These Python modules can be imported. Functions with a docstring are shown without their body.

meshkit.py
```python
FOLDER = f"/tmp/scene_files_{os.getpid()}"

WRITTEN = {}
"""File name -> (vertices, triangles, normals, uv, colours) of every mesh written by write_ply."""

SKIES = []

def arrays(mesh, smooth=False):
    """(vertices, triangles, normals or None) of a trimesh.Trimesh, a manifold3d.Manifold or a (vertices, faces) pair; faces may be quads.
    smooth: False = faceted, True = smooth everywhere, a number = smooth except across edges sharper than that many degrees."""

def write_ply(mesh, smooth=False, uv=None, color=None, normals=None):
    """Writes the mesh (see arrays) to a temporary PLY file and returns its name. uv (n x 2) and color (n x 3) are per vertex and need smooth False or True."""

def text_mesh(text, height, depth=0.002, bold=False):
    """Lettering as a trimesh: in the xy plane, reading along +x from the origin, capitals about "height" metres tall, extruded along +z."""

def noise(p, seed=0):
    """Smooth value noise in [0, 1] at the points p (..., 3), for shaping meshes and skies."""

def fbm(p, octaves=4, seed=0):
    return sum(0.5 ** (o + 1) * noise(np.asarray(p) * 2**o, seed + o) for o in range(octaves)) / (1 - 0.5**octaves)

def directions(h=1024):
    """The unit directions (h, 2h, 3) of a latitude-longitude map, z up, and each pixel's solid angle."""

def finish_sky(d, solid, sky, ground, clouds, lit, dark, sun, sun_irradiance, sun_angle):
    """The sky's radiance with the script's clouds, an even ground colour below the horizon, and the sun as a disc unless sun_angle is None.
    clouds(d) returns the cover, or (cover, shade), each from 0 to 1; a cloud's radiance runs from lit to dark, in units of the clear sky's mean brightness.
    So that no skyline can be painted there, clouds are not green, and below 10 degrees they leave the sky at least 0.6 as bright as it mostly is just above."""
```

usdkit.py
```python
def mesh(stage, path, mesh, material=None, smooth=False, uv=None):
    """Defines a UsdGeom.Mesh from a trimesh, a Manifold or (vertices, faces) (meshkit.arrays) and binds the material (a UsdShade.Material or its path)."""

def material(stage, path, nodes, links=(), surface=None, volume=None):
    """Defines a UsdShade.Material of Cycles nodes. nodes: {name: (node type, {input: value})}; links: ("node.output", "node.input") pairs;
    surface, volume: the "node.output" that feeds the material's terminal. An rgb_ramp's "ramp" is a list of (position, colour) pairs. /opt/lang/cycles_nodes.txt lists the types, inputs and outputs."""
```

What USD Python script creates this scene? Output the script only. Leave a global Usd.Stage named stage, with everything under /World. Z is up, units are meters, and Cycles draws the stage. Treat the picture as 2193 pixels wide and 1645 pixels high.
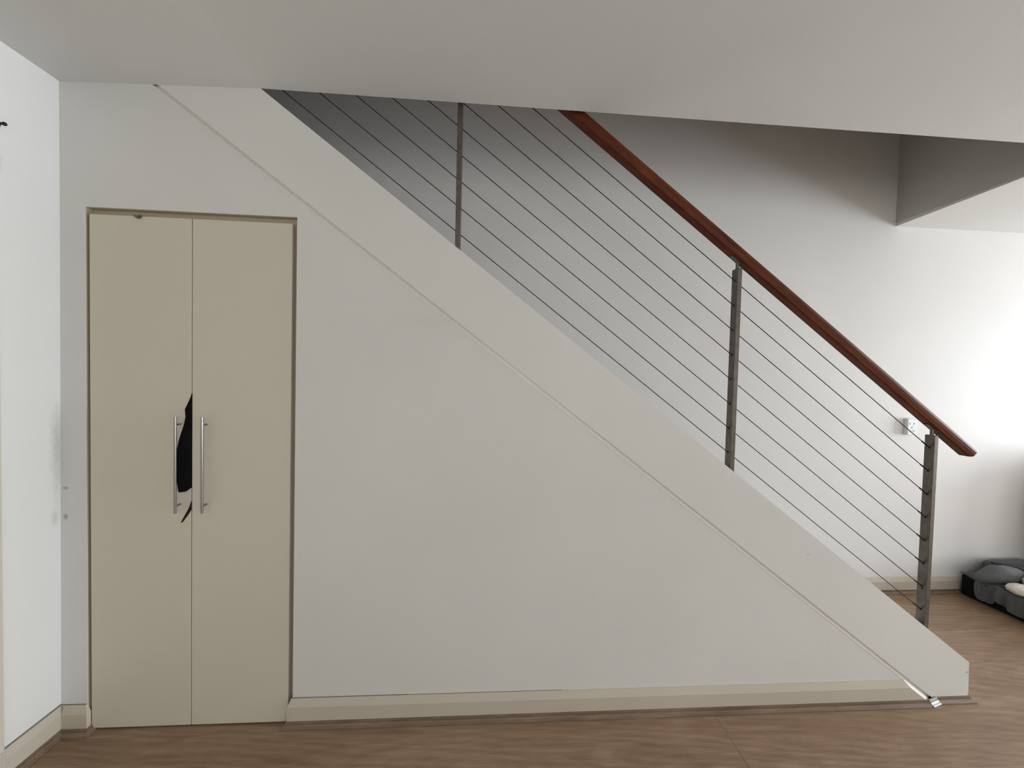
import math, random
import numpy as np, trimesh, manifold3d as m3, usdkit, meshkit
from pxr import Usd, UsdGeom, UsdLux, UsdShade, Gf, Sdf
from scipy.interpolate import CubicSpline
from shapely.geometry import Polygon, box as sbox

random.seed(7); rng = np.random.default_rng(7)
stage = Usd.Stage.CreateInMemory()
UsdGeom.SetStageUpAxis(stage, UsdGeom.Tokens.z); UsdGeom.SetStageMetersPerUnit(stage, 1.0)
UsdGeom.Xform.Define(stage, '/World'); UsdGeom.Scope.Define(stage, '/World/Looks')

# ---------------------------------------------------------------- camera, light, exposure
EYE = (0.0, -1.56267, 1.45438)
FWD, RIGHT, UP = (.065254, .997522, -.026308), (.997609, -.064613, .024511), (-.022750, .027845, .999353)
cam = UsdGeom.Camera.Define(stage, '/World/camera')
M = Gf.Matrix4d(*RIGHT, 0, *UP, 0, *[-c for c in FWD], 0, *EYE, 1)
cam.AddTransformOp().Set(M)
cam.CreateHorizontalApertureAttr(36.0); cam.CreateFocalLengthAttr(808.224 / 2193 * 36)
cam.CreateClippingRangeAttr(Gf.Vec2f(.02, 100)); cam.CreateExposureAttr(-0.16)

def rect_light(name, loc, rot, w, h, rgb, power):
    l = UsdLux.RectLight.Define(stage, '/World/' + name)
    l.AddTranslateOp().Set(Gf.Vec3d(*loc)); l.AddRotateXYZOp().Set(Gf.Vec3f(*rot))
    l.CreateWidthAttr(w); l.CreateHeightAttr(h); l.CreateColorAttr(Gf.Vec3f(*rgb)); l.CreateIntensityAttr(power)

ROOM_R, ROOM_B = 7.5, -4.6
# daylight through the wide glazed doors in the right hand end wall, and a window behind the camera
LIGHTS = [('daylight_right', (7.62, -.30, 1.20), (0, 90, 0), 1.9, 1.5, (.905, .97, 1.03), 34.),
          ('daylight_right_front', (7.62, -2.95, .85), (0, 90, 0), 1.4, 2.2, (.905, .97, 1.03), 5.5),
          ('daylight_back', (1.2, -4.72, 1.45), (90, 0, 0), 2.5, 1.5, (1.0, .98, .90), 2.65)]
for i, (n_, loc, rot, w, h, rgb, p) in enumerate(LIGHTS):
    rect_light(n_, loc, rot, w, h, rgb, p)
dome = UsdLux.DomeLight.Define(stage, '/World/sky'); dome.CreateIntensityAttr(.25); dome.CreateColorAttr(Gf.Vec3f(.85, .93, 1.0))

# ---------------------------------------------------------------- helpers
used = {}
def path_of(name, parent=None):
    base = parent.GetPath().pathString if parent else '/World'
    n = used.get((base, name), 0); used[(base, name)] = n + 1
    return f'{base}/{name}' + (f'_{n:03d}' if n else '')
def tag(p, label=None, cat=None, group=None, kind=None):
    for k, v in (('label', label), ('category', cat), ('group', group), ('kind', kind)):
        if v: p.SetCustomDataByKey(k, v)
    return p
def thing(name, label=None, cat=None, loc=(0, 0, 0), group=None, kind=None, numbered=True):
    x = UsdGeom.Xform.Define(stage, path_of(name) if numbered else '/World/' + name)
    x.AddTranslateOp().Set(Gf.Vec3d(*loc)); here[x.GetPath()] = np.array(loc, float)
    return tag(x.GetPrim(), label, cat, group, kind)
here = {}
def origin(p):
    o = np.zeros(3)
    while p and p.GetPath().pathString not in ('/', '/World'):
        o = o + here.get(p.GetPath(), 0); p = p.GetParent()
    return o
def obj(name, mesh, mat, parent=None, smooth=False, label=None, cat=None, group=None, kind=None):
    """mesh in world coordinates -> one Mesh prim under parent"""
    v, f, n = meshkit.arrays(mesh, smooth)
    path = path_of(name, parent)
    m = usdkit.mesh(stage, path, mesh, MAT[mat], smooth)
    if parent:
        o = origin(parent)
        if np.any(o):
            pts = np.array(m.GetPointsAttr().Get()) - o.astype(np.float32)
            from pxr import Vt
            m.GetPointsAttr().Set(Vt.Vec3fArray.FromNumpy(pts.astype(np.float32)))
    return tag(m.GetPrim(), label, cat, group, kind)
def bx(x0, x1, y0, y1, z0, z1, c=0.0):
    lo, hi = np.array([x0, y0, z0], float), np.array([x1, y1, z1], float)
    if c <= 0:
        return trimesh.creation.box(bounds=[lo, hi])
    pts = []
    for k in range(3):
        a = np.full(3, c); a[k] = 0
        for s in np.ndindex(2, 2, 2):
            s = np.array(s); pts.append(np.where(s, hi - a, lo + a))
    return trimesh.Trimesh(*hull(np.array(pts)), process=False)
def hull(p):
    h = m3.Manifold.hull_points(np.asarray(p, np.float32)).to_mesh()
    return np.array(h.vert_properties[:, :3]), np.array(h.tri_verts)
def xz(poly, y0, y1):
    """polygon in x, z extruded along y"""
    m = trimesh.creation.extrude_polygon(poly, y1 - y0, engine='earcut')
    v = m.vertices; m.vertices = np.stack([v[:, 0], y0 + v[:, 2], v[:, 1]], 1); m.invert(); return m
def cat(*ms): return trimesh.util.concatenate(list(ms))
def rod(a, b, r, n=16):
    return trimesh.creation.cylinder(radius=r, segment=[a, b], sections=n)
def sweep(profile, a, b, side, up):
    """closed profile [(s, u)...] swept straight from a to b; side, up unit vectors"""
    a, b, side, up = (np.array(q, float) for q in (a, b, side, up))
    n = len(profile); P = np.array([side * s + up * u for s, u in profile])
    v = np.vstack([a + P, b + P]); f = []
    for i in range(n):
        j = (i + 1) % n; f += [[i, j, n + j], [i, n + j, n + i]]
    tri = trimesh.creation.triangulate_polygon(Polygon(profile), engine='earcut')
    pv, pf = tri
    order = [int(np.argmin(np.sum((np.array(profile) - q) ** 2, 1))) for q in pv]
    for t in pf:
        t = [order[k] for k in t]; f += [[t[2], t[1], t[0]], [n + t[0], n + t[1], n + t[2]]]
    m = trimesh.Trimesh(v, f, process=False); trimesh.repair.fix_normals(m)
    return m
def cut(mesh, normal, offset):
    """keep the side where normal . p > offset"""
    m = m3.Manifold(m3.Mesh(np.asarray(mesh.vertices, np.float32), np.asarray(mesh.faces, np.uint32)))
    k = float(np.linalg.norm(normal))
    r = m.trim_by_plane(tuple(float(q) / k for q in normal), float(offset) / k).to_mesh()
    return trimesh.Trimesh(r.vert_properties[:, :3], r.tri_verts, process=False)

# ---------------------------------------------------------------- materials
MAT = {}
def paint(name, rgb, rough=.55, bump=.06, mottle=.03, spots=(), spec=.35):
    """painted plaster: faint roller texture, slight mottling, scuff marks and soft grey spots"""
    rgb = np.array(rgb)
    nodes = {'g': ('geometry', {}), 'n': ('noise_texture', {'scale': 260., 'detail': 2.}), 'm': ('noise_texture', {'scale': 1.7, 'detail': 3.}),
             'r': ('rgb_ramp', {'ramp': [(.25, tuple(rgb * (1 - mottle))), (.75, tuple(rgb * (1 + mottle)))]}),
             'b': ('bump', {'strength': bump, 'distance': .002}), 'p': ('principled_bsdf', {'roughness': rough, 'specular_ior_level': spec})}
    links = [('g.position', 'n.vector'), ('g.position', 'm.vector'), ('m.fac', 'r.fac'), ('n.fac', 'b.height'), ('b.normal', 'p.normal')]
    last = 'r.color'
    for i, (c, s, tone, amt) in enumerate(spots):
        nodes.update({f's{i}': ('vector_math', {'math_type': 'subtract', 'vector2': c}), f't{i}': ('vector_math', {'math_type': 'divide', 'vector2': s}),
                      f'w{i}': ('noise_texture', {'scale': 60., 'detail': 3.}), f'l{i}': ('vector_math', {'math_type': 'length'}),
                      f'a{i}': ('math', {'math_type': 'add'}), f'q{i}': ('map_range', {'from_min': .7, 'from_max': 1.7, 'to_min': amt, 'to_max': 0., 'clamp': True}),
                      f'x{i}': ('mix_color', {'b': tone})})
        links += [('g.position', f's{i}.vector1'), (f's{i}.vector', f't{i}.vector1'), (f't{i}.vector', f'l{i}.vector1'), ('g.position', f'w{i}.vector'),
                  (f'l{i}.value', f'a{i}.value1'), (f'w{i}.fac', f'a{i}.value2'), (f'a{i}.value', f'q{i}.value'), (f'q{i}.result', f'x{i}.fac'), (last, f'x{i}.a')]
        last = f'x{i}.result'
    links += [(last, 'p.base_color')]
    MAT[name] = usdkit.material(stage, '/World/Looks/' + name, nodes, links, surface='p.BSDF')
def plain(name, rgb, rough=.5, metal=0., spec=.5, bump=0., scale=200., vary=0., aniso=None, sheen=0.):
    rgb = np.array(rgb)
    nodes = {'g': ('geometry', {}), 'p': ('principled_bsdf', {'roughness': rough, 'metallic': metal, 'specular_ior_level': spec, 'base_color': tuple(rgb)})}
    links = []
    if sheen: nodes['p'][1].update({'sheen_weight': sheen, 'sheen_roughness': .5})
    if bump or vary:
        nodes['mp'] = ('mapping', {'scale': aniso or (1, 1, 1)}); nodes['n'] = ('noise_texture', {'scale': scale, 'detail': 3.})
        links += [('g.position', 'mp.vector'), ('mp.vector', 'n.vector')]
    if bump:
        nodes['b'] = ('bump', {'strength': bump, 'distance': .003}); links += [('n.fac', 'b.height'), ('b.normal', 'p.normal')]
    if vary:
        nodes['r'] = ('rgb_ramp', {'ramp': [(.3, tuple(rgb * (1 - vary))), (.7, tuple(rgb * (1 + vary)))]})
        links += [('n.fac', 'r.fac'), ('r.color', 'p.base_color')]
    MAT[name] = usdkit.material(stage, '/World/Looks/' + name, nodes, links, surface='p.BSDF')
def wood(name, dark, mid, light, sc=(1.3, 16, 16), rough=.42, plank=False, spec=.4, knots=False, pitch=0.):
    """long soft grain along x: broad wavering figure, fine fibres, a few darker growth rings"""
    N, L = {}, []
    N['g'] = ('geometry', {}); N['p'] = ('principled_bsdf', {'roughness': rough, 'specular_ior_level': spec})
    pos = 'g.position'
    if pitch:
        N['vr'] = ('vector_rotate', {'rotate_type': 'y_axis', 'angle': pitch}); L.append(('g.position', 'vr.vector')); pos = 'vr.vector'
    if plank:
        N['o'] = ('object_info', {}); N['k'] = ('vector_math', {'math_type': 'scale', 'vector1': (13.7, 7.3, 3.1), 'scale': 0.}); N['v'] = ('vector_math', {'math_type': 'add'})
        L += [('o.random', 'k.scale'), ('k.vector', 'v.vector2'), ('g.position', 'v.vector1')]; pos = 'v.vector'
    def nz(k, scale, **kw):
        N['m' + k] = ('mapping', {'scale': scale}); N['n' + k] = ('noise_texture', {'scale': 1., **kw}); L.extend([(pos, 'm' + k + '.vector'), ('m' + k + '.vector', 'n' + k + '.vector')])
        return f'n{k}.fac'
    parts = [(nz('a', (sc[0] * 1.5, sc[1] * .5, sc[2] * .5), detail=5., roughness=.6, distortion=2.6), .40),
             (nz('b', (sc[0] * 7, sc[1] * 11, sc[2] * 11), detail=4., roughness=.7, distortion=.5), .34),
             (nz('c', (sc[0] * .5, sc[1] * .15, sc[2] * .15), detail=3., roughness=.55, distortion=1.8), .28)]
    if knots:                                             # wavering growth rings around scattered hearts
        N['mw'] = ('mapping', {'scale': (1.0, 4.6, 4.6)}); N['w'] = ('wave_texture', {'wave_type': 'rings', 'rings_direction': 'z', 'scale': 2.4, 'distortion': 9., 'detail': 3., 'detail_scale': .9, 'detail_roughness': .55})
        L += [(pos, 'mw.vector'), ('mw.vector', 'w.vector')]; parts.append(('w.fac', .07))
    acc = None
    tot = sum(w for _, w in parts)
    for i, (o, w) in enumerate(parts):
        N[f'x{i}'] = ('math', {'math_type': 'multiply', 'value2': w / tot}); L.append((o, f'x{i}.value1'))
        if acc:
            N[f's{i}'] = ('math', {'math_type': 'add'}); L += [(acc, f's{i}.value1'), (f'x{i}.value', f's{i}.value2')]; acc = f's{i}.value'
        else: acc = f'x{i}.value'
    N['r'] = ('rgb_ramp', {'ramp': [(.36, dark), (.5, mid), (.64, light)]}); N['b'] = ('bump', {'strength': .06, 'distance': .002})
    L += [(acc, 'r.fac'), ('r.color', 'p.base_color'), ('nb.fac', 'b.height'), ('b.normal', 'p.normal')]
    MAT[name] = usdkit.material(stage, '/World/Looks/' + name, N, L, surface='p.BSDF')

GREY = (.30, .29, .27)
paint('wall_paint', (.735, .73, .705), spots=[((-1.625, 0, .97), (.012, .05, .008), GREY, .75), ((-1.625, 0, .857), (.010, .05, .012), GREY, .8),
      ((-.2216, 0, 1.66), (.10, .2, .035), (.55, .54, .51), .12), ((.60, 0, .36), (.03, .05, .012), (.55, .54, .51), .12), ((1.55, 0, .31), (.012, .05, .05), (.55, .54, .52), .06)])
paint('left_paint', (.83, .83, .82), spots=[((-1.637, -.012, 1.13), (.05, .024, .16), (.50, .50, .49), .5), ((-1.637, -.02, .86), (.05, .012, .03), (.45, .45, .44), .35)])  # soft grey patches on the left wall beside the corner
paint('stringer_paint', (.75, .742, .715), spots=[((1.434, 0, .688), (.009, .05, .003), (.40, .38, .37), .6), ((2.234, 0, .132), (.006, .05, .006), (.25, .26, .24), .8)])
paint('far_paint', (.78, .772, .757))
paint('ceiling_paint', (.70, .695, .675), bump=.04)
paint('upper_paint', (.52, .50, .47))  # darker than the other walls; stairwell shade is put into this colour
paint('board_paint', (.58, .525, .44), rough=.4, bump=.02, mottle=.06)
paint('door_paint', (.665, .62, .525), rough=.38, bump=.015, mottle=.015)
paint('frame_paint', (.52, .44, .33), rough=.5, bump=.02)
paint('jamb_paint', (.66, .62, .53), rough=.45, bump=.02)
plain('bead', (.84, .82, .78), rough=.3, spec=.6)
plain('lit_return', (.40, .38, .37), rough=.35, metal=.5)  # wood beading return; its window sheen is put into the colour
plain('steel', (.36, .345, .33), rough=.24, metal=1., bump=.05, scale=700., aniso=(6, 6, .15))
plain('post_steel', (.15, .129, .110), rough=.42, metal=.7, bump=.10, scale=60., vary=.18, aniso=(1, 1, .5))
plain('wire_steel', (.03, .027, .025), rough=.55, metal=.3)
plain('hole', (.01, .01, .01), rough=.7)
plain('black_cloth', (.006, .006, .007), rough=.95, spec=.1, bump=.3, scale=900.)
plain('strap_cloth', (.02, .014, .013), rough=.8, spec=.2)
plain('catch_metal', (.16, .16, .155), rough=.4, metal=.7)
plain('white_plastic', (.80, .80, .79), rough=.3)
plain('grey_plastic', (.46, .46, .46), rough=.4)
plain('dark_edge', (.20, .185, .165), rough=.8)  # thin dark line along the top of the baseboards
plain('dark', (.02, .018, .016), rough=.8)
plain('bed_black', (.008, .009, .010), rough=.9, spec=.15, bump=.2, scale=400.)
plain('blanket_grey', (.105, .108, .110), rough=.95, spec=.1, bump=.35, scale=330., vary=.22, sheen=.15)
plain('blanket_green', (.13, .14, .13), rough=.95, spec=.1, bump=.35, scale=330., vary=.2, sheen=.15)
plain('blanket_beige', (.58, .52, .46), rough=1., spec=.05, bump=.7, scale=240., vary=.2, sheen=.4)
plain('cord_black', (.012, .012, .012), rough=.7)
plain('shade_block_fabric', (.10, .10, .105), rough=.95, spec=.1, bump=.3, scale=300., vary=.15)  # cloth of the unseen block added past the right edge
plain('chair_leg', (.12, .07, .04), rough=.4)
wood('floor_wood', (.205, .126, .072), (.288, .188, .116), (.375, .262, .172), plank=True, knots=True)
wood('trim_wood', (.13, .085, .055), (.20, .14, .095), (.28, .20, .145), rough=.4)
wood('rail_wood', (.045, .0062, .0015), (.112, .023, .004), (.190, .053, .009), sc=(1.6, 22, 22), rough=.48, spec=.22, pitch=-.6425)
wood('tread_wood', (.12, .08, .05), (.21, .145, .1), (.30, .22, .16), rough=.4)

# ---------------------------------------------------------------- setting: floor
HC = 2.543                                     # ceiling height at the stair wall
YF = .853                                      # far wall
fl = thing('floor', 'brown grey oak laminate floor of wide planks running left to right', 'floor', kind='structure')
obj('subfloor', bx(-1.9, ROOM_R + .1, ROOM_B - .1, YF + .1, -.12, -.012), 'dark', fl)
PW, PL, G = .244, 2.80, .0005
row, y = 0, .940
while y > ROOM_B:
    y0 = y - PW
    off = {0: 1.9, 1: 1.2, 2: 1.6, 3: 1.05, 4: 1.0145, 5: 2.1}.get(row, (row * .731 + .35) % PL)
    x = off - PL * 4
    while x < ROOM_R:
        a, b = max(x, -1.72), min(x + PL, ROOM_R)
        if b - a > .02 and y > ROOM_B and not (y0 > .12 and b < 2.0):
            lo, hi, c = np.array([a + G / 2, y0 + G / 2]), np.array([b - G / 2, y - G / 2]), .0009
            bot = [(p, q, -.012) for p in (lo[0], hi[0]) for q in (lo[1], hi[1])]
            mid = [(p, q, -c) for p in (lo[0], hi[0]) for q in (lo[1], hi[1])]
            top = [(p, q, 0) for p in (lo[0] + c, hi[0] - c) for q in (lo[1] + c, hi[1] - c)]
            obj('plank', trimesh.Trimesh(*hull(np.array(bot + mid + top)), process=False), 'floor_wood', fl)
        x += PL
    y = y0; row += 1

# ---------------------------------------------------------------- setting: walls
gap = lambda x: 1.5580 - .7490 * x             # centre of the shadow gap under the stringer
top = lambda x: 1.8623 - .7503 * x             # top edge of the stringer
atx = lambda f, z: (f(0) - z) / (f(0) - f(1))
HW = .0082
low, hig = (lambda x: gap(x) - HW), (lambda x: gap(x) + HW)
OX0, OX1, OZ = -1.5485, -.7652, 2.0542          # closet opening
zc = HC + .03
wall = Polygon([(-1.70, -.01), (-1.70, zc), (atx(low, zc), zc), (atx(low, -.01), -.01)]).difference(sbox(OX0, -.1, OX1, OZ))
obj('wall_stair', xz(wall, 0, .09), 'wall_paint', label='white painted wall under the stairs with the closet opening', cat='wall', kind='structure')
bead_poly = Polygon([(atx(gap, zc) - .02, zc), (atx(gap, zc) + .02, zc), (atx(gap, 0) + .02, 0), (atx(gap, 0) - .02, 0)])
t1 = thing('trim_1', 'slim recessed shadow gap bead running diagonally below the stair stringer', 'trim', kind='structure')
d = np.array([1, 0, -.749]) / math.hypot(1, .749); nrm = np.array([.749, 0, 1]) / math.hypot(1, .749)
pa, pb = np.array([atx(gap, zc), 0, zc]), np.array([atx(gap, .012), 0, .012])
yv = np.array([0, 1., 0])
obj('channel', sweep([(-.020, .010), (.020, .010), (.020, .016), (-.020, .016)], pa, pb, nrm, yv), 'bead', t1)
obj('bead_lip', sweep([(-.0092, -.0010), (-.0072, -.0012), (-.0042, .0036), (-.0042, .0095), (-.0092, .0095)], pa, pb, nrm, yv), 'bead', t1)

def lw(z): return -1.6385 - .0078 * max(0, (2.0 - z) / 1.9) ** 1.2       # the left wall leans a little
zs = [-.01, .3, .7, 1.1, 1.5, 2.0, 2.6]
v, f = [], []
for z in zs:
    v += [(lw(z), .95, z), (lw(z), ROOM_B, z), (-1.80, .95, z), (-1.80, ROOM_B, z)]
for k in range(len(zs) - 1):
    a = 4 * k
    f += [[a, a + 4, a + 5], [a, a + 5, a + 1], [a + 2, a + 3, a + 7], [a + 2, a + 7, a + 6], [a, a + 2, a + 6], [a, a + 6, a + 4], [a + 1, a + 5, a + 7], [a + 1, a + 7, a + 3]]
e = 4 * (len(zs) - 1); f += [[0, 1, 3], [0, 3, 2], [e, e + 2, e + 3], [e, e + 3, e + 1]]
lm = trimesh.Trimesh(v, f, process=False); trimesh.repair.fix_normals(lm)
obj('wall_left', lm, 'left_paint', label='bright white side wall at the left edge, meeting the stair wall', cat='wall', kind='structure')  # paint lifted above the stair wall; window brightness put into the colour
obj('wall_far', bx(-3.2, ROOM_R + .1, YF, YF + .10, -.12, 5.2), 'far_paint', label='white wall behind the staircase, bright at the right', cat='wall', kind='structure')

# ceiling slab with the stair void cut out of it
gx = [-1.80, -1.638, -.894, 1.0, 2.742, ROOM_R + .1]; gz = [2.517, 2.518, HC, 2.5425, 2.542, 2.54]
def slab(xs, za, zb, y0, y1, t=.30):
    n = len(xs); v = [(x, y0, z) for x, z in zip(xs, za)] + [(x, y1, z) for x, z in zip(xs, zb)]
    v += [(x, y0, HC + t) for x in xs] + [(x, y1, HC + t) for x in xs]; f = []
    for i in range(n - 1):
        f += [[i, i + 1, n + i + 1], [i, n + i + 1, n + i], [2*n+i, 3*n+i, 3*n+i+1], [2*n+i, 3*n+i+1, 2*n+i+1], [i, 2*n+i, 2*n+i+1], [i, 2*n+i+1, i+1], [n+i, n+i+1, 3*n+i+1], [n+i, 3*n+i+1, 3*n+i]]
    f += [[0, n, 3*n], [0, 3*n, 2*n], [n-1, 2*n-1, 4*n-1], [n-1, 4*n-1, 3*n-1]]
    m = trimesh.Trimesh(v, f, process=False); trimesh.repair.fix_normals(m); return m
cl = thing('ceiling', 'flat white ceiling with the stair void cut into it', 'ceiling', kind='structure')
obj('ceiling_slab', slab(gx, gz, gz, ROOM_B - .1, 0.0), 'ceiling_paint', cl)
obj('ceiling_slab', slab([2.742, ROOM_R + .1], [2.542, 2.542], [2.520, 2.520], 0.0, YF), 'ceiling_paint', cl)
XB = 2.742
ub = thing('wall_bulkhead', 'shaded end face of the stair void above the right corner', 'wall', kind='structure')
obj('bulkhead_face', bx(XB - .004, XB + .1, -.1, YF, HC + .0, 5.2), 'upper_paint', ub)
# the closed stairwell of the floor above
uw = thing('wall_upper', 'walls and ceiling of the dark stairwell above the void', 'wall', kind='structure')
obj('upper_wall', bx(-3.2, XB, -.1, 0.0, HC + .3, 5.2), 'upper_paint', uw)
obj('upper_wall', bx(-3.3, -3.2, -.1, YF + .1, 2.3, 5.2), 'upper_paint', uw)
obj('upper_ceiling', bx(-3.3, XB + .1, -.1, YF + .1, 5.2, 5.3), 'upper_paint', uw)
obj('landing', bx(-3.2, -1.42, .1, YF, 2.62, 2.84), 'tread_wood', uw)
obj('landing', bx(-3.2, -1.80, -.1, .1, 2.55, 2.843), 'upper_paint', uw)

# room walls that lie outside the picture, with their window openings
def holed(poly_box, holes):
    p = poly_box
    for h in holes: p = p.difference(h)
    return p
WR = (-4.2, .75, .10, 2.40)                    # y0, y1, z0, z1 of the right hand glazed opening
pr = trimesh.creation.extrude_polygon(sbox(ROOM_B - .1, -.12, YF + .1, 2.6).difference(sbox(WR[0], WR[2], WR[1], WR[3])), .1, engine='earcut')
pv = pr.vertices; pr.vertices = np.stack([ROOM_R + pv[:, 2], pv[:, 0], pv[:, 1]], 1)
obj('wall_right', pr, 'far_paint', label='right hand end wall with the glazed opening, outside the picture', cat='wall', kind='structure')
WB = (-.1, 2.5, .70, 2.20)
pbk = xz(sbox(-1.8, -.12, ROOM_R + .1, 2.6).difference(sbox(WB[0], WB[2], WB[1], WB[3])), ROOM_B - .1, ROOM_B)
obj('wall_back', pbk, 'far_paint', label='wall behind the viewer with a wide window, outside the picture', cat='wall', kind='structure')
w1 = thing('window_1', 'glazed opening in the right hand end wall, outside the picture', 'window', kind='structure')
for y0, y1 in ((WR[0], WR[0] + .05), (WR[1] - .05, WR[1]), (-1.75, -1.70)):
    obj('stile', bx(ROOM_R + .02, ROOM_R + .07, y0, y1, WR[2], WR[3], .003), 'white_plastic', w1)
for z0, z1 in ((WR[2], WR[2] + .05), (WR[3] - .05, WR[3])):
    obj('rail', bx(ROOM_R + .02, ROOM_R + .07, WR[0], WR[1], z0, z1, .003), 'white_plastic', w1)
w2 = thing('window_2', 'wide window in the wall behind the viewer, outside the picture', 'window', kind='structure')
for x0, x1 in ((WB[0], WB[0] + .05), (WB[1] - .05, WB[1]), (1.175, 1.225)):
    obj('stile', bx(x0, x1, ROOM_B - .07, ROOM_B - .02, WB[2], WB[3], .003), 'white_plastic', w2)
for z0, z1 in ((WB[2], WB[2] + .05), (WB[3] - .05, WB[3])):
    obj('rail', bx(WB[0], WB[1], ROOM_B - .07, ROOM_B - .02, z0, z1, .003), 'white_plastic', w2)

# ---------------------------------------------------------------- baseboards: bevelled board + wood scotia at the floor
BH, BT, BV = .1075, .014, .029
board_prof = [(0, .002), (BT, .002), (BT, BH - BV), (.004, BH), (0, BH)]
sc_prof = [(0, .0005), (.0195, .0005), (.0195, .0042), (.0180, .0056), (.0120, .0082), (.0085, .0122), (.0080, .0152), (.0048, .0156), (.0048, .0198), (.0040, .0222), (0, .0222)]
def run(prof, a, b, out, z=0, smooth=False):
    return sweep(prof, (a[0], a[1], z), (b[0], b[1], z), (out[0], out[1], 0), (0, 0, 1))
b1 = thing('baseboard_stair', 'long cream bevelled baseboard along the stair wall right of the closet', 'baseboard', kind='structure')
bm = run(board_prof, (-.7705, 0), (2.12, 0), (0, -1))
cn = np.array([-.749, 1.05, -1.]); bm = cut(bm, cn, cn @ np.array([0, 0, gap(0) - .0088]))            # sawn off along the shadow gap
ln = np.array([1., 0, -.55]); bm = cut(bm, ln, ln @ np.array([-.7800, 0, BH - BV])) if False else bm
obj('board', bm, 'board_paint', b1)
em = run(board_prof, (-.7815, 0), (-.7705, 0), (0, -1)); ln = np.array([1., 0, -.40]); em = cut(em, ln, ln @ np.array([-.7815, 0, BH - BV]))
obj('board_end', em, 'board_paint', b1)
mm = run(sc_prof, (-.806, -BT), (2.034, -BT), (0, -1)); ln = np.array([1., -1., 0]); mm = cut(mm, ln, ln @ np.array([-.7815, -BT, 0]))
obj('scotia', mm, 'trim_wood', b1)
ms = run(sc_prof, (2.075, 0), (2.29, 0), (0, -1)); ln = np.array([-1., -1., 0]); ms = cut(ms, ln, ln @ np.array([2.2500, 0, 0]))
obj('scotia', ms, 'trim_wood', b1)
mr = run(sc_prof, (2.2500, -.03), (2.2500, .10), (1, 0)); mr = cut(mr, -ln, -ln @ np.array([2.2500, 0, 0]))
obj('scotia', mr, 'trim_wood', b1)
js = np.array([.060, .016]); js /= np.linalg.norm(js); jo = (js[1], -js[0])
jm = run([(s * 1.06, u * 1.06) for s, u in sc_prof], (2.033, -BT), (2.087, .0004), jo)
obj('trim_2', jm, 'lit_return', label='small stepped return of the floor beading below the stringer, window sheen put into its silvery colour', cat='trim', kind='structure')
obj('caulk_line', cat(bx(-.765, -.30, -.0012, .0, BH, BH + .0024), bx(-.30, .35, -.0008, .0, BH, BH + .0014)), 'dark_edge', b1, kind='stuff')
b2 = thing('baseboard_left', 'short cream baseboard on the left side wall with scuffed paint', 'baseboard', kind='structure')
XL = lw(.05)
def lrun(prof, y0, y1, x): return run(prof, (x, y0), (x, y1), (1, 0))
obj('board', lrun(board_prof, -.1850, 0, XL), 'board_paint', b2)
obj('scotia', lrun(sc_prof, -.1850, 0, XL + BT), 'trim_wood', b2)
obj('caulk_line', bx(XL - .001, XL + .0015, -.1840, -.001, BH, BH + .0055), 'dark_edge', b2)
b3 = thing('baseboard_corner', 'stub of cream baseboard between the corner and the closet opening', 'baseboard', kind='structure')
obj('board', bx(XL + BT, -1.5530, -BT, 0, .002, BH - BV), 'board_paint', b3)
obj('bevel', run([(0, BH - BV), (BT, BH - BV), (.004, BH), (0, BH)], (XL + BT, 0), (-1.5530, 0), (0, -1)), 'board_paint', b3)
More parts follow.
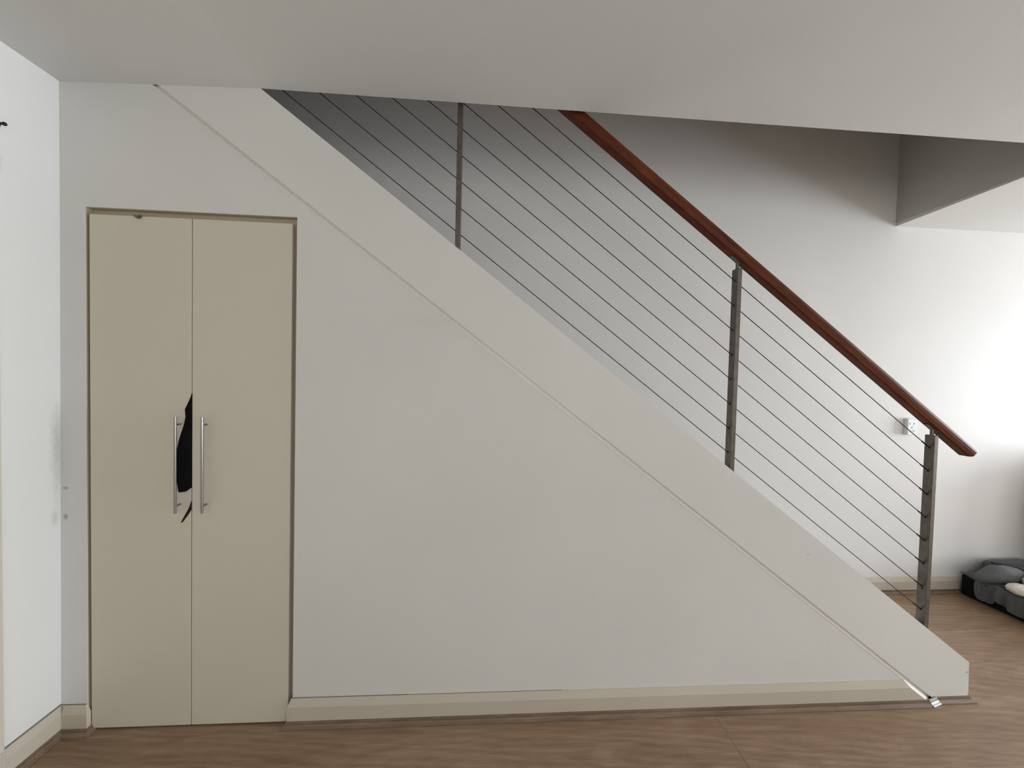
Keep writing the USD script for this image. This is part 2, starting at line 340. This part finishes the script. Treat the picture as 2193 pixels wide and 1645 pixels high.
obj('board_end', cat(bx(-1.5529, -1.5395, -BT, .004, .002, BH - BV), trimesh.Trimesh(*hull([(-1.5529, -BT, BH - BV), (-1.5529, .004, BH - BV), (-1.5395, .004, BH - BV), (-1.5395, -BT, BH - BV), (-1.5529, -.004, BH), (-1.5529, .004, BH)]), process=False)), 'board_paint', b3)
sm = run(sc_prof, (XL + BT, -BT), (-1.515, -BT), (0, -1)); ln = np.array([-1., -1, 0]); sm = cut(sm, ln, ln @ np.array([-1.5390, -BT, 0]))
obj('scotia', sm, 'trim_wood', b3)
sm = run(sc_prof, (-1.5390, -.04), (-1.5390, .004), (1, 0)); sm = cut(sm, -ln, -ln @ np.array([-1.5390, -BT, 0]))
obj('scotia', sm, 'trim_wood', b3)
obj('caulk_line', bx(XL + .0015, -1.5530, -.0012, .0, BH, BH + .0030), 'dark_edge', b3)
b4 = thing('baseboard_far', 'cream bevelled baseboard along the wall behind the stairs', 'baseboard', kind='structure')
obj('board', run(board_prof, (2.20, YF), (ROOM_R, YF), (0, -1)), 'board_paint', b4)
obj('scotia', run(sc_prof, (2.20, YF - BT), (ROOM_R, YF - BT), (0, -1)), 'trim_wood', b4)

# door trim on the left wall at the picture's edge
t4 = thing('trim_3', 'cream door lining at the far left edge of the picture', 'trim', kind='structure')
obj('lining', bx(lw(0) - .001, lw(2.5) + .005, -.262, -.1840, .0, 2.08, .002), 'jamb_paint', t4)
obj('plinth_block', bx(XL - .001, XL + BT + .004, -.262, -.1852, .0, BH + .004, .002), 'board_paint', t4)
obj('strike_plate', bx(lw(1) + .003, lw(1) + .0085, -.1876, -.1862, 1.000, 1.020), 'dark', t4)
obj('lining', bx(lw(0) - .001, lw(2.5) + .005, -1.140, -1.062, .0, 2.08, .002), 'jamb_paint', t4)
obj('head_lining', bx(lw(2.1) - .001, lw(2.1) + .012, -1.140, -.184, 2.081, 2.155, .002), 'jamb_paint', t4)
d3 = thing('door_3', label='cream door in the left side wall, almost wholly outside the picture', cat='door', kind='structure', numbered=False)
obj('leaf', bx(lw(1) - .001, lw(2.1) + .004, -1.060, -.264, .008, 2.078, .0015), 'door_paint', d3)
obj('lever_handle', cat(rod((lw(1), -.98, 1.02), (lw(1) + .055, -.98, 1.02), .009), rod((lw(1) + .052, -.985, 1.02), (lw(1) + .052, -.86, 1.02), .008)), 'steel', d3, smooth=40)
hk = thing('wall_hook', 'small black hook at the left edge, high on the side wall', 'hook', kind=None)
hx = lw(2.24)
obj('peg', cat(rod((hx, -.179, 2.244), (hx + .018, -.179, 2.244), .0035), trimesh.creation.icosphere(2, .0062).apply_translation((hx + .018, -.1785, 2.244))), 'dark', hk, smooth=True)
obj('back_plate', bx(hx - .001, hx + .003, -.1900, -.1750, 2.235, 2.252, .001), 'dark', hk)

# ---------------------------------------------------------------- closet
t5 = thing('trim_4', 'brown shaded closet frame showing in the gap around the two doors', 'trim', kind='structure')
FY = .027
for x0, x1 in ((OX0 - .001, OX0 + .0015), (OX1 - .0015, OX1 + .001)): obj('lining', bx(x0, x1, .0022, FY, .001, OZ), 'frame_paint', t5)
obj('lining', bx(OX0 + .0015, OX1 - .0015, .0022, FY, OZ - .0015, OZ + .001), 'frame_paint', t5)
obj('jamb', bx(OX0 - .001, OX0 + .05, FY, .085, 0, OZ), 'frame_paint', t5)
obj('jamb', bx(OX1 - .05, OX1 + .001, FY, .085, 0, OZ), 'frame_paint', t5)
obj('head', bx(OX0 + .05, OX1 - .05, FY, .085, OZ - .06, OZ + .001), 'frame_paint', t5)
obj('closet_back', bx(OX0 - .001, OX1 + .001, .086, .10, 0, OZ), 'dark', t5)
LF, LBk = .003, .0235
XM = -1.1622
def leaf(n, x0, x1, label, hxp, extra=None):
    dr = thing(n, label, 'door', kind='structure', numbered=False)
    obj('leaf', bx(x0, x1, LF, LBk, .0065, 2.0290, .0012), 'door_paint', dr)
    h = obj('bar_handle', rod((hxp, -.022, .8790), (hxp, -.022, 1.2565), .0050, 20), 'steel', dr, smooth=40, label='brushed steel bar handle')
    for zz in (1.2255, .9065):
        obj('standoff', rod((hxp, -.022, zz), (hxp, LF + .001, zz), .0036, 12), 'steel', h, smooth=40)
    return dr
dl = leaf('door_1', -1.5374, XM - .0013, 'left cream closet door with the dark cloth over its edge', -1.2045)
drr = leaf('door_2', XM + .0013, -.7850, 'right cream closet door with a steel bar handle and nothing caught in it', -1.1055)
half = Polygon([(.0135 * math.cos(a), .0135 * math.sin(a) * .95) for a in np.linspace(math.pi, 2 * math.pi, 17)])
cx = -1.3580
obj('catch', cat(xz(Polygon([(p[0] + cx, p[1] + 2.0315) for p in half.exterior.coords]), -.004, LF + .0005),
                 xz(Polygon([(p[0] * .72 + cx, p[1] * .72 + 2.0305) for p in half.exterior.coords]), -.0065, -.004)), 'catch_metal', dl, label='small grey rounded catch at the top edge')

# black garment caught between the doors
bg = thing('black_garment', 'black cloth jammed between the closet doors behind the left handle', 'cloth')
K = .9911
px = [(-1.1659, 1.3466), (-1.1927, 1.2831), (-1.1896, 1.2546), (-1.1965, 1.2179), (-1.2156, 1.1585), (-1.229, 1.0992), (-1.2321, 1.0746), (-1.227, 1.0215), (-1.2154, .9518), (-1.1864, .956), (-1.1709, .9684), (-1.1643, .9705)]
px = [(x * .9951 + (.0 if i not in (0, 11) else 0), EYE[2] + (z - EYE[2]) * .9951) for i, (x, z) in enumerate(px)]
zt, zb = px[0][1], px[-1][1]
left = [p for p in px[:9]]; lowr = px[8:]
lz = np.array([p[1] for p in left])[::-1]; lx = np.array([p[0] for p in left])[::-1]
rowsN, colsN = 70, 14
XG = XM + .0006
def cloth_grid(side):
    P = np.zeros((rowsN, colsN, 3))
    for i, s in enumerate(np.linspace(0, 1, rowsN)):
        for j, t in enumerate(np.linspace(0, 1, colsN)):
            xl = None
            z_l = zt + (px[8][1] - zt) * s
            x_l = np.interp(z_l, lz, lx)
            z_r = zt + (zb - zt) * s
            x = XG + (x_l - XG) * t
            zlow_t = np.interp(-x, [-p[0] for p in lowr][::-1], [p[1] for p in lowr][::-1])
            z = zt + ((1 - t) * zb + t * px[8][1] - zt) * s
            if s > .96: z = zt + (zlow_t - zt) * 1.0 * (s - .96) / .04 + (1 - (s - .96) / .04) * (z - zt) if s >= 1 else z
            bulge = .0105 * math.sin(math.pi * min(1, t * 1.02)) ** .6 * min(1, s * 4) + .0022 * math.sin(9 * s + 5 * t) * t
            y = LF - .0015 - bulge * (.75 + .25 * math.sin(17 * s)) if side else LF - .0006
            if t == 0: y = LF + .004
            y = max(y, -.0140)
            P[i, j] = (x, y, z)
    return P
def shell(A, B):
    r, c = A.shape[:2]; v = np.vstack([A.reshape(-1, 3), B.reshape(-1, 3)]); n = r * c; f = []
    q = lambda i, j, o=0: o + i * c + j
    for i in range(r - 1):
        for j in range(c - 1):
            f += [[q(i, j), q(i + 1, j), q(i + 1, j + 1)], [q(i, j), q(i + 1, j + 1), q(i, j + 1)], [q(i, j, n), q(i + 1, j + 1, n), q(i + 1, j, n)], [q(i, j, n), q(i, j + 1, n), q(i + 1, j + 1, n)]]
    for i in range(r - 1):
        for j, o in ((0, 0), (c - 1, 1)):
            a, b, cc, dd = q(i, j), q(i + 1, j), q(i + 1, j, n), q(i, j, n)
            f += [[a, dd, cc], [a, cc, b]] if not o else [[a, b, cc], [a, cc, dd]]
    for j in range(c - 1):
        for i, o in ((0, 0), (r - 1, 1)):
            a, b, cc, dd = q(i, j), q(i, j + 1), q(i, j + 1, n), q(i, j, n)
            f += [[a, b, cc], [a, cc, dd]] if not o else [[a, dd, cc], [a, cc, b]]
    m = trimesh.Trimesh(v, f, process=False); trimesh.repair.fix_normals(m); return m
obj('fabric', shell(cloth_grid(True), cloth_grid(False)), 'black_cloth', bg, smooth=50)
sp = [(-1.165, .919), (-1.1766, .8902), (-1.1978, .8489), (-1.2075, .8303), (-1.2017, .8303), (-1.1785, .8633), (-1.1649, .8819)]
sp = [(x * .995, EYE[2] + (z - EYE[2]) * .995) for x, z in sp]; sp[0] = (XG, sp[0][1]); sp[-1] = (XG, sp[-1][1])
obj('strap', xz(Polygon(sp), .0015, LF - .0004), 'strap_cloth', bg, label='thin dark strap end poking out below')

# ---------------------------------------------------------------- staircase
st = thing('staircase', 'white staircase rising to the left behind a solid sloping stringer', 'staircase')
sp_ = Polygon([(atx(hig, 3.05), 3.05), (atx(top, 3.05), 3.05), (2.2440, top(2.2440)), (2.2482, .035), (2.2440, .006), (2.2380, -.0), (atx(hig, 0), 0)])
ss = xz(sp_, 0, .1)
obj('stringer', ss, 'stringer_paint', st, label='solid white sloping stringer')
RISE, NO = 2.84 / 15, lambda z: (1.795 - z) / .7503
for k in range(1, 15):
    z = RISE * k; x1 = NO(z); x0 = NO(z + RISE)
    obj('riser', bx(x1 - .035, x1 - .018, .1, YF, z - RISE, z - .03), 'wall_paint', st)
    obj('tread', bx(x0 - .036, x1, .1, YF, z - .03, z, .002), 'tread_wood', st)
obj('riser', bx(NO(2.84) - .035, NO(2.84) - .018, .1, YF, 2.84 - RISE, 2.84), 'wall_paint', st)

# ---------------------------------------------------------------- railing
rl = thing('stair_railing', 'steel wire balustrade with three flat posts and a red timber handrail', 'railing')
DW = np.array([1, 0, -.7500]) / math.hypot(1, .75)
posts = [(2.0515, 2.0705, 1.2195), (1.0800, 1.1000, 1.9420), (-.1470, -.1262, 2.8700)]
wz = [(1.1614 - .1088 * k) for k in range(8)]          # wire heights at x = 2.0515
rb = lambda x: 1.9824 - .7487 * (x - 1.0797)           # underside of the handrail
hd = np.array([1, 0, -.7487]) / math.hypot(1, .7487); hu = np.array([.7487, 0, 1]) / math.hypot(1, .7487)
for x0, x1, zt_ in posts:
    xm = (x0 + x1) / 2
    p = obj('post', bx(x0, x1, .030, .0705, top(xm) - .06, zt_, .0012), 'post_steel', rl)
    zr = rb(xm) + .004
    obj('spigot', rod((xm, .05, zt_ - .002), (xm, .05, zr), .0072, 20), 'post_steel', p, smooth=40)
    c = np.array([xm - .004, .05, rb(xm - .004)])
    obj('saddle_plate', sweep([(-.0110, -.0036), (.0110, -.0036), (.0110, -.0002), (-.0110, -.0002)], c - hd * .034, c + hd * .018, (0, 1, 0), hu), 'post_steel', p)
    hs = []
    for z in wz:
        zz = z + .75 * (2.0515 - x0)
        hs.append(rod((x0 - .0008, .05, zz), (x0 + .0003, .05, zz), .0052, 14))
    if x0 > 2: hs.append(rod((x0 - .0008, .047, .500), (x0 + .0003, .047, .500), .0045, 14))
    obj('wire_holes', cat(*hs), 'hole', p, kind='stuff')
for z in wz:
    a = np.array([2.0600, .05, z - .75 * .0085]); zt_ = 3.9; b = np.array([2.0515 - (3.6 - z) / .75, .05, 3.6]) if False else a - DW * 5.0
    w = obj('wire', rod(a, b, .0018, 8), 'wire_steel', rl, smooth=True)
    obj('swage_terminal', rod(np.array([2.0515, .05, z]) - DW * .048, np.array([2.0530, .05, z - .0011]), .0031, 10), 'wire_steel', w, smooth=40)
prof = [(-.0165, 0), (.0165, 0), (.0235, .0060), (.0272, .0230), (.0262, .0262), (.0275, .0285)]
arc = [(.0275 * math.cos(t), .0305 + .0225 * math.sin(t)) for t in np.linspace(.02, math.pi - .02, 15)]
prof = [(-.0165, 0), (.0165, 0), (.0232, .0050), (.0274, .0225), (.0262, .0255), (.0275, .0280)] + arc + [(-.0275, .0280), (-.0262, .0255), (-.0274, .0225), (-.0232, .0050)]
hm = sweep(prof, np.array([-1.1, .05, rb(-1.1)]), np.array([2.45, .05, rb(2.45)]), (0, 1, 0), hu)
kn = np.array([-.10, 0, 1.]); hm = cut(hm, kn, kn @ np.array([2.2250, 0, rb(2.2250)]))
kn = np.array([-1., 0, .10]); hm = cut(hm, kn, kn @ np.array([2.2570, 0, 1.1500]))
kn = np.array([-.80, 0, .60]); hm = cut(hm, kn, kn @ np.array([2.2520, 0, 1.1400]))
obj('handrail', hm, 'rail_wood', rl, smooth=25, label='red brown timber handrail')

# ---------------------------------------------------------------- power point on the far wall
po = thing('power_outlet', 'white power outlet plate on the far wall behind the lowest post', 'power outlet', loc=(2.907, YF, 1.16))
ox0, ox1, oz0, oz1 = 2.8735, 2.9400, 1.1040, 1.2160
obj('plate', bx(ox0, ox1, YF - .026, YF, oz0, oz1, .003), 'white_plastic', po)
for q, (a, b) in enumerate(((2.8929, 1.1834), (2.9231, 1.1825), (2.9086, 1.1556), (2.8985, 1.1298), (2.9219, 1.132))):
    ring = Polygon([(a + .0092 * math.cos(t), b + .0078 * math.sin(t)) for t in np.linspace(0, 2 * math.pi, 19)[:-1]])
    inner = Polygon([(a + .0012 + .0066 * math.cos(t), b - .001 + .0054 * math.sin(t)) for t in np.linspace(0, 2 * math.pi, 19)[:-1]])
    o_ = obj('switch', xz(ring, YF - .0268, YF - .0255), 'grey_plastic', po)
    obj('rocker', xz(inner, YF - .0278, YF - .0262), 'white_plastic', o_)

# ---------------------------------------------------------------- pet bed in the right corner
bed = thing('pet_bed', 'black low pet bed on the floor in the far right corner', 'pet bed', loc=(3.33, .83, 0))
def rounded(x0, x1, y0, y1, z0, z1, r, ref=.02):
    pts = [trimesh.creation.icosphere(2, r).apply_translation((x, y, z)).vertices for x in (x0 + r, x1 - r) for y in (y0 + r, y1 - r) for z in (z0 + r, z1 - r)]
    return trimesh.Trimesh(*hull(np.vstack(pts)), process=False)
obj('base', rounded(3.330, 3.83, .02, .826, .001, .142, .012), 'bed_black', bed, smooth=60)
bo = rounded(3.47, 3.83, .758, .834, .143, .246, .036)
bo = bo.subdivide_to_size(.03); bo.vertices += (meshkit.fbm(bo.vertices * 14)[:, None] - .5) * np.array([.004, .010, .012])
obj('bolster', bo, 'blanket_grey', bed, smooth=60, label='grey back bolster')
def puff(c, r, e=2.6, tilt=0, seed=0, amp=.012, freq=9, sub=5):
    s = trimesh.creation.icosphere(sub, 1.0); v = s.vertices
    v = v / (np.sum(np.abs(v) ** e, 1) ** (1 / e))[:, None]
    n = meshkit.fbm(v * freq * .25 + 5, 4, seed) - .5
    v = v * np.array(r) * (1 + n[:, None] * amp * 12)
    s.vertices = v; s.apply_transform(trimesh.transformations.rotation_matrix(tilt, (0, 1, 0))); s.apply_translation(c); return s
cu = trimesh.creation.icosphere(5, 1.0); v = cu.vertices
v = v / (np.sum(np.abs(v) ** 2.5, 1) ** (1 / 2.5))[:, None]
n_ = meshkit.fbm(v * 2.2 + 5, 4, 3) - .5
tp = np.clip((v[:, 0] + 1) / 1.1, .0, 1) ** .55                       # tapers towards the bed's corner
v = v * (1 + n_[:, None] * .05)
cu.vertices = np.stack([3.418 + v[:, 0] * .172 - .018 * v[:, 2], .690 + v[:, 1] * .058 * (.45 + .55 * tp), .203 - .030 * (1 - tp) + v[:, 2] * .061 * (.22 + .78 * tp) + .002 * np.sin(v[:, 0] * 7 + v[:, 2] * 3)], 1)
gc = thing('grey_cushion', 'plump dark grey cushion leaning at the back of the pet bed', 'cushion', loc=(3.452, .690, .150))
obj('cushion_body', cu, 'blanket_grey', gc, smooth=True)
# grey blanket: lies on the bed and hangs over its left side in ragged folds
ys = np.linspace(.822, .12, 150); ds = np.linspace(0, 1, 46)
ly = np.array([.12, .30, .45, .5085, .5801, .6149, .6199, .6400, .6601, .6850, .7086, .7250, .7412, .7440, .760, .822])
lzv = np.array([.020, .022, .026, .0294, .0382, .0603, .0698, .045, .0276, .026, .0287, .055, .0885, .135, .142, .148])
def blanket(off):
    P = np.zeros((len(ys), len(ds), 3))
    for i, yy in enumerate(ys):
        zl = np.interp(yy, ly, lzv); ze = np.interp(yy, [.12, .5, .62, .70, .82], [.150, .150, .152, .150, .153])
        Ltop, Lside = .22, max(ze - zl, .004)
        for j, t in enumerate(ds):
            s = t * (Ltop + Lside)
            fold = .011 * math.sin(yy * 62 + 1.3 * math.sin(yy * 21)) + .006 * math.sin(yy * 131 + 2)
            if s < Ltop:
                u = s / Ltop
                x = 3.548 - u * Ltop; z = ze + .012 * (1 - u) + .010 * math.sin(yy * 30 + u * 6) * (1 - u ** 3) + .006 * math.sin(u * 15 + yy * 19) * (1 - u ** 4)
                z = max(z, .146)
            else:
                w = (s - Ltop)
                x = 3.328 - .006 - (fold + .013) * min(1, w / .05) * (.35 + .65 * min(1, Lside / .08)); z = ze - w
                x = min(x, 3.3255)
            P[i, j] = (x + off * .0035 * (1 if s > Ltop else .3), yy, z - off * .003 * (1 if s <= Ltop else .1))
    nz = meshkit.fbm(P.reshape(-1, 3) * 30, 3, 4).reshape(P.shape[:2]) - .5
    P[..., 0] -= np.clip(nz, -.1, 1) * .006; P[..., 2] += np.clip(nz, 0, 1) * .006
    return P
A = blanket(0); B = A.copy(); B[..., 0] += .0022; B[..., 2] -= .0015
RIDGE = [(3.340, .674, .150), (3.355, .652, .153), (3.378, .634, .155), (3.41, .628, .157), (3.45, .628, .158)]
FLAP = [(0, .7276, .1482), (0, .7033, .1458), (0, .6783, .1178), (0, .6609, .0757), (0, .6827, .039), (0, .6979, .0244), (0, .7155, .059), (0, .7364, .0896), (0, .7263, .1195)]
gb = thing('grey_blanket', 'grey fleece blanket draped in folds over the left side of the pet bed', 'blanket', loc=(3.40, .50, .145))
obj('sheet', shell(A, B), 'blanket_grey', gb, smooth=60)
def tube(pts, rad):
    P_ = CubicSpline(np.linspace(0, 1, len(pts)), np.array(pts))(np.linspace(0, 1, 30)); R_ = np.interp(np.linspace(0, 1, 30), np.linspace(0, 1, len(rad)), rad)
    return cat(*[trimesh.Trimesh(*hull(np.vstack([trimesh.creation.icosphere(1, R_[q]).apply_translation(P_[q]).vertices for q in (k, k + 1)])), process=False) for k in range(29)])
obj('fold', tube(RIDGE, [.004, .009, .010, .009, .006]), 'blanket_grey', gb, smooth=70)
fz = Polygon([(y_, z_) for _, y_, z_ in FLAP]).buffer(.004).buffer(-.002)
fm = trimesh.creation.extrude_polygon(fz, .0035, engine='earcut').subdivide_to_size(.008)
fv = fm.vertices; ky = (fv[:, 0] - fz.centroid.x); kz = fv[:, 1] - fz.centroid.y
fm.vertices = np.stack([3.3075 + fv[:, 2] + .18 * ky - .010 * np.cos(ky * 70) + .010, fv[:, 0], fv[:, 1]], 1); trimesh.repair.fix_normals(fm)
obj('flap', fm, 'blanket_grey', gb, smooth=50)
bb1 = puff((3.400, .545, .176), (.105, .080, .026), e=2.1, seed=11, amp=.028, freq=6)
bb2 = puff((3.560, .580, .200), (.095, .072, .052), e=2.1, seed=15, amp=.028, freq=6)
bb3 = puff((3.490, .450, .178), (.120, .060, .030), e=2.1, seed=19, amp=.028, freq=6)
obj('beige_blanket', cat(bb1, bb2, bb3), 'blanket_beige', smooth=True, label='crumpled beige fluffy throw lying on the pet bed', cat='throw')
gg = puff((3.640, .655, .215), (.085, .060, .050), e=2.2, seed=23, amp=.028, freq=6)
obj('green_cloth', gg, 'blanket_green', smooth=True, label='bundled greenish grey cloth behind the beige throw at the picture edge', cat='cloth')
cpts = [(3.400, .716, .2700), (3.440, .700, .2720), (3.490, .682, .2680), (3.545, .662, .2500), (3.588, .640, .2240), (3.598, .622, .1980)]
cs = CubicSpline(np.linspace(0, 1, 6), np.array(cpts)); cp = cs(np.linspace(0, 1, 40))
obj('cord', cat(*[trimesh.Trimesh(*hull(np.vstack([trimesh.creation.icosphere(1, .0075 if k < 8 else .0050).apply_translation(cp[q]).vertices for q in (k, k + 1)])), process=False) for k in range(39)]), 'cord_black', gc, smooth=60, label='black cord curling over the grey cushion')

# unseen object of invented form, shaped to shade the far wall at the right edge
fcn = thing('floor_cushion', 'tall dark unseen block added against the far wall beyond the right edge to shade it', 'cushion', loc=(4.30, .70, 0))
fs = trimesh.creation.icosphere(5, 1.0); v = fs.vertices
v = v / (np.sum(np.abs(v) ** 3.0, 1) ** (1 / 3.0))[:, None]; n_ = meshkit.fbm(v * 2.5 + 9, 4, 31) - .5; v = v * (1 + .06 * n_[:, None])
fs.vertices = np.stack([4.30 + .455 * v[:, 0], .695 + .125 * v[:, 1] + .02 * v[:, 2], .508 + .495 * v[:, 2]], 1)
obj('cushion_body', fs, 'shade_block_fabric', fcn, smooth=True)
tq = np.linspace(0, 2 * math.pi, 41); sq = lambda c_: np.sign(c_) * abs(c_) ** (2 / 3.0)
ring_ = [np.array([4.30 + .458 * sq(math.cos(t)), .695 + .02 * sq(math.sin(t)), .508 + .498 * sq(math.sin(t))]) for t in tq]
obj('piping', cat(*[rod(ring_[i], ring_[i + 1], .006, 8) for i in range(40)]), 'cord_black', fcn, smooth=60)
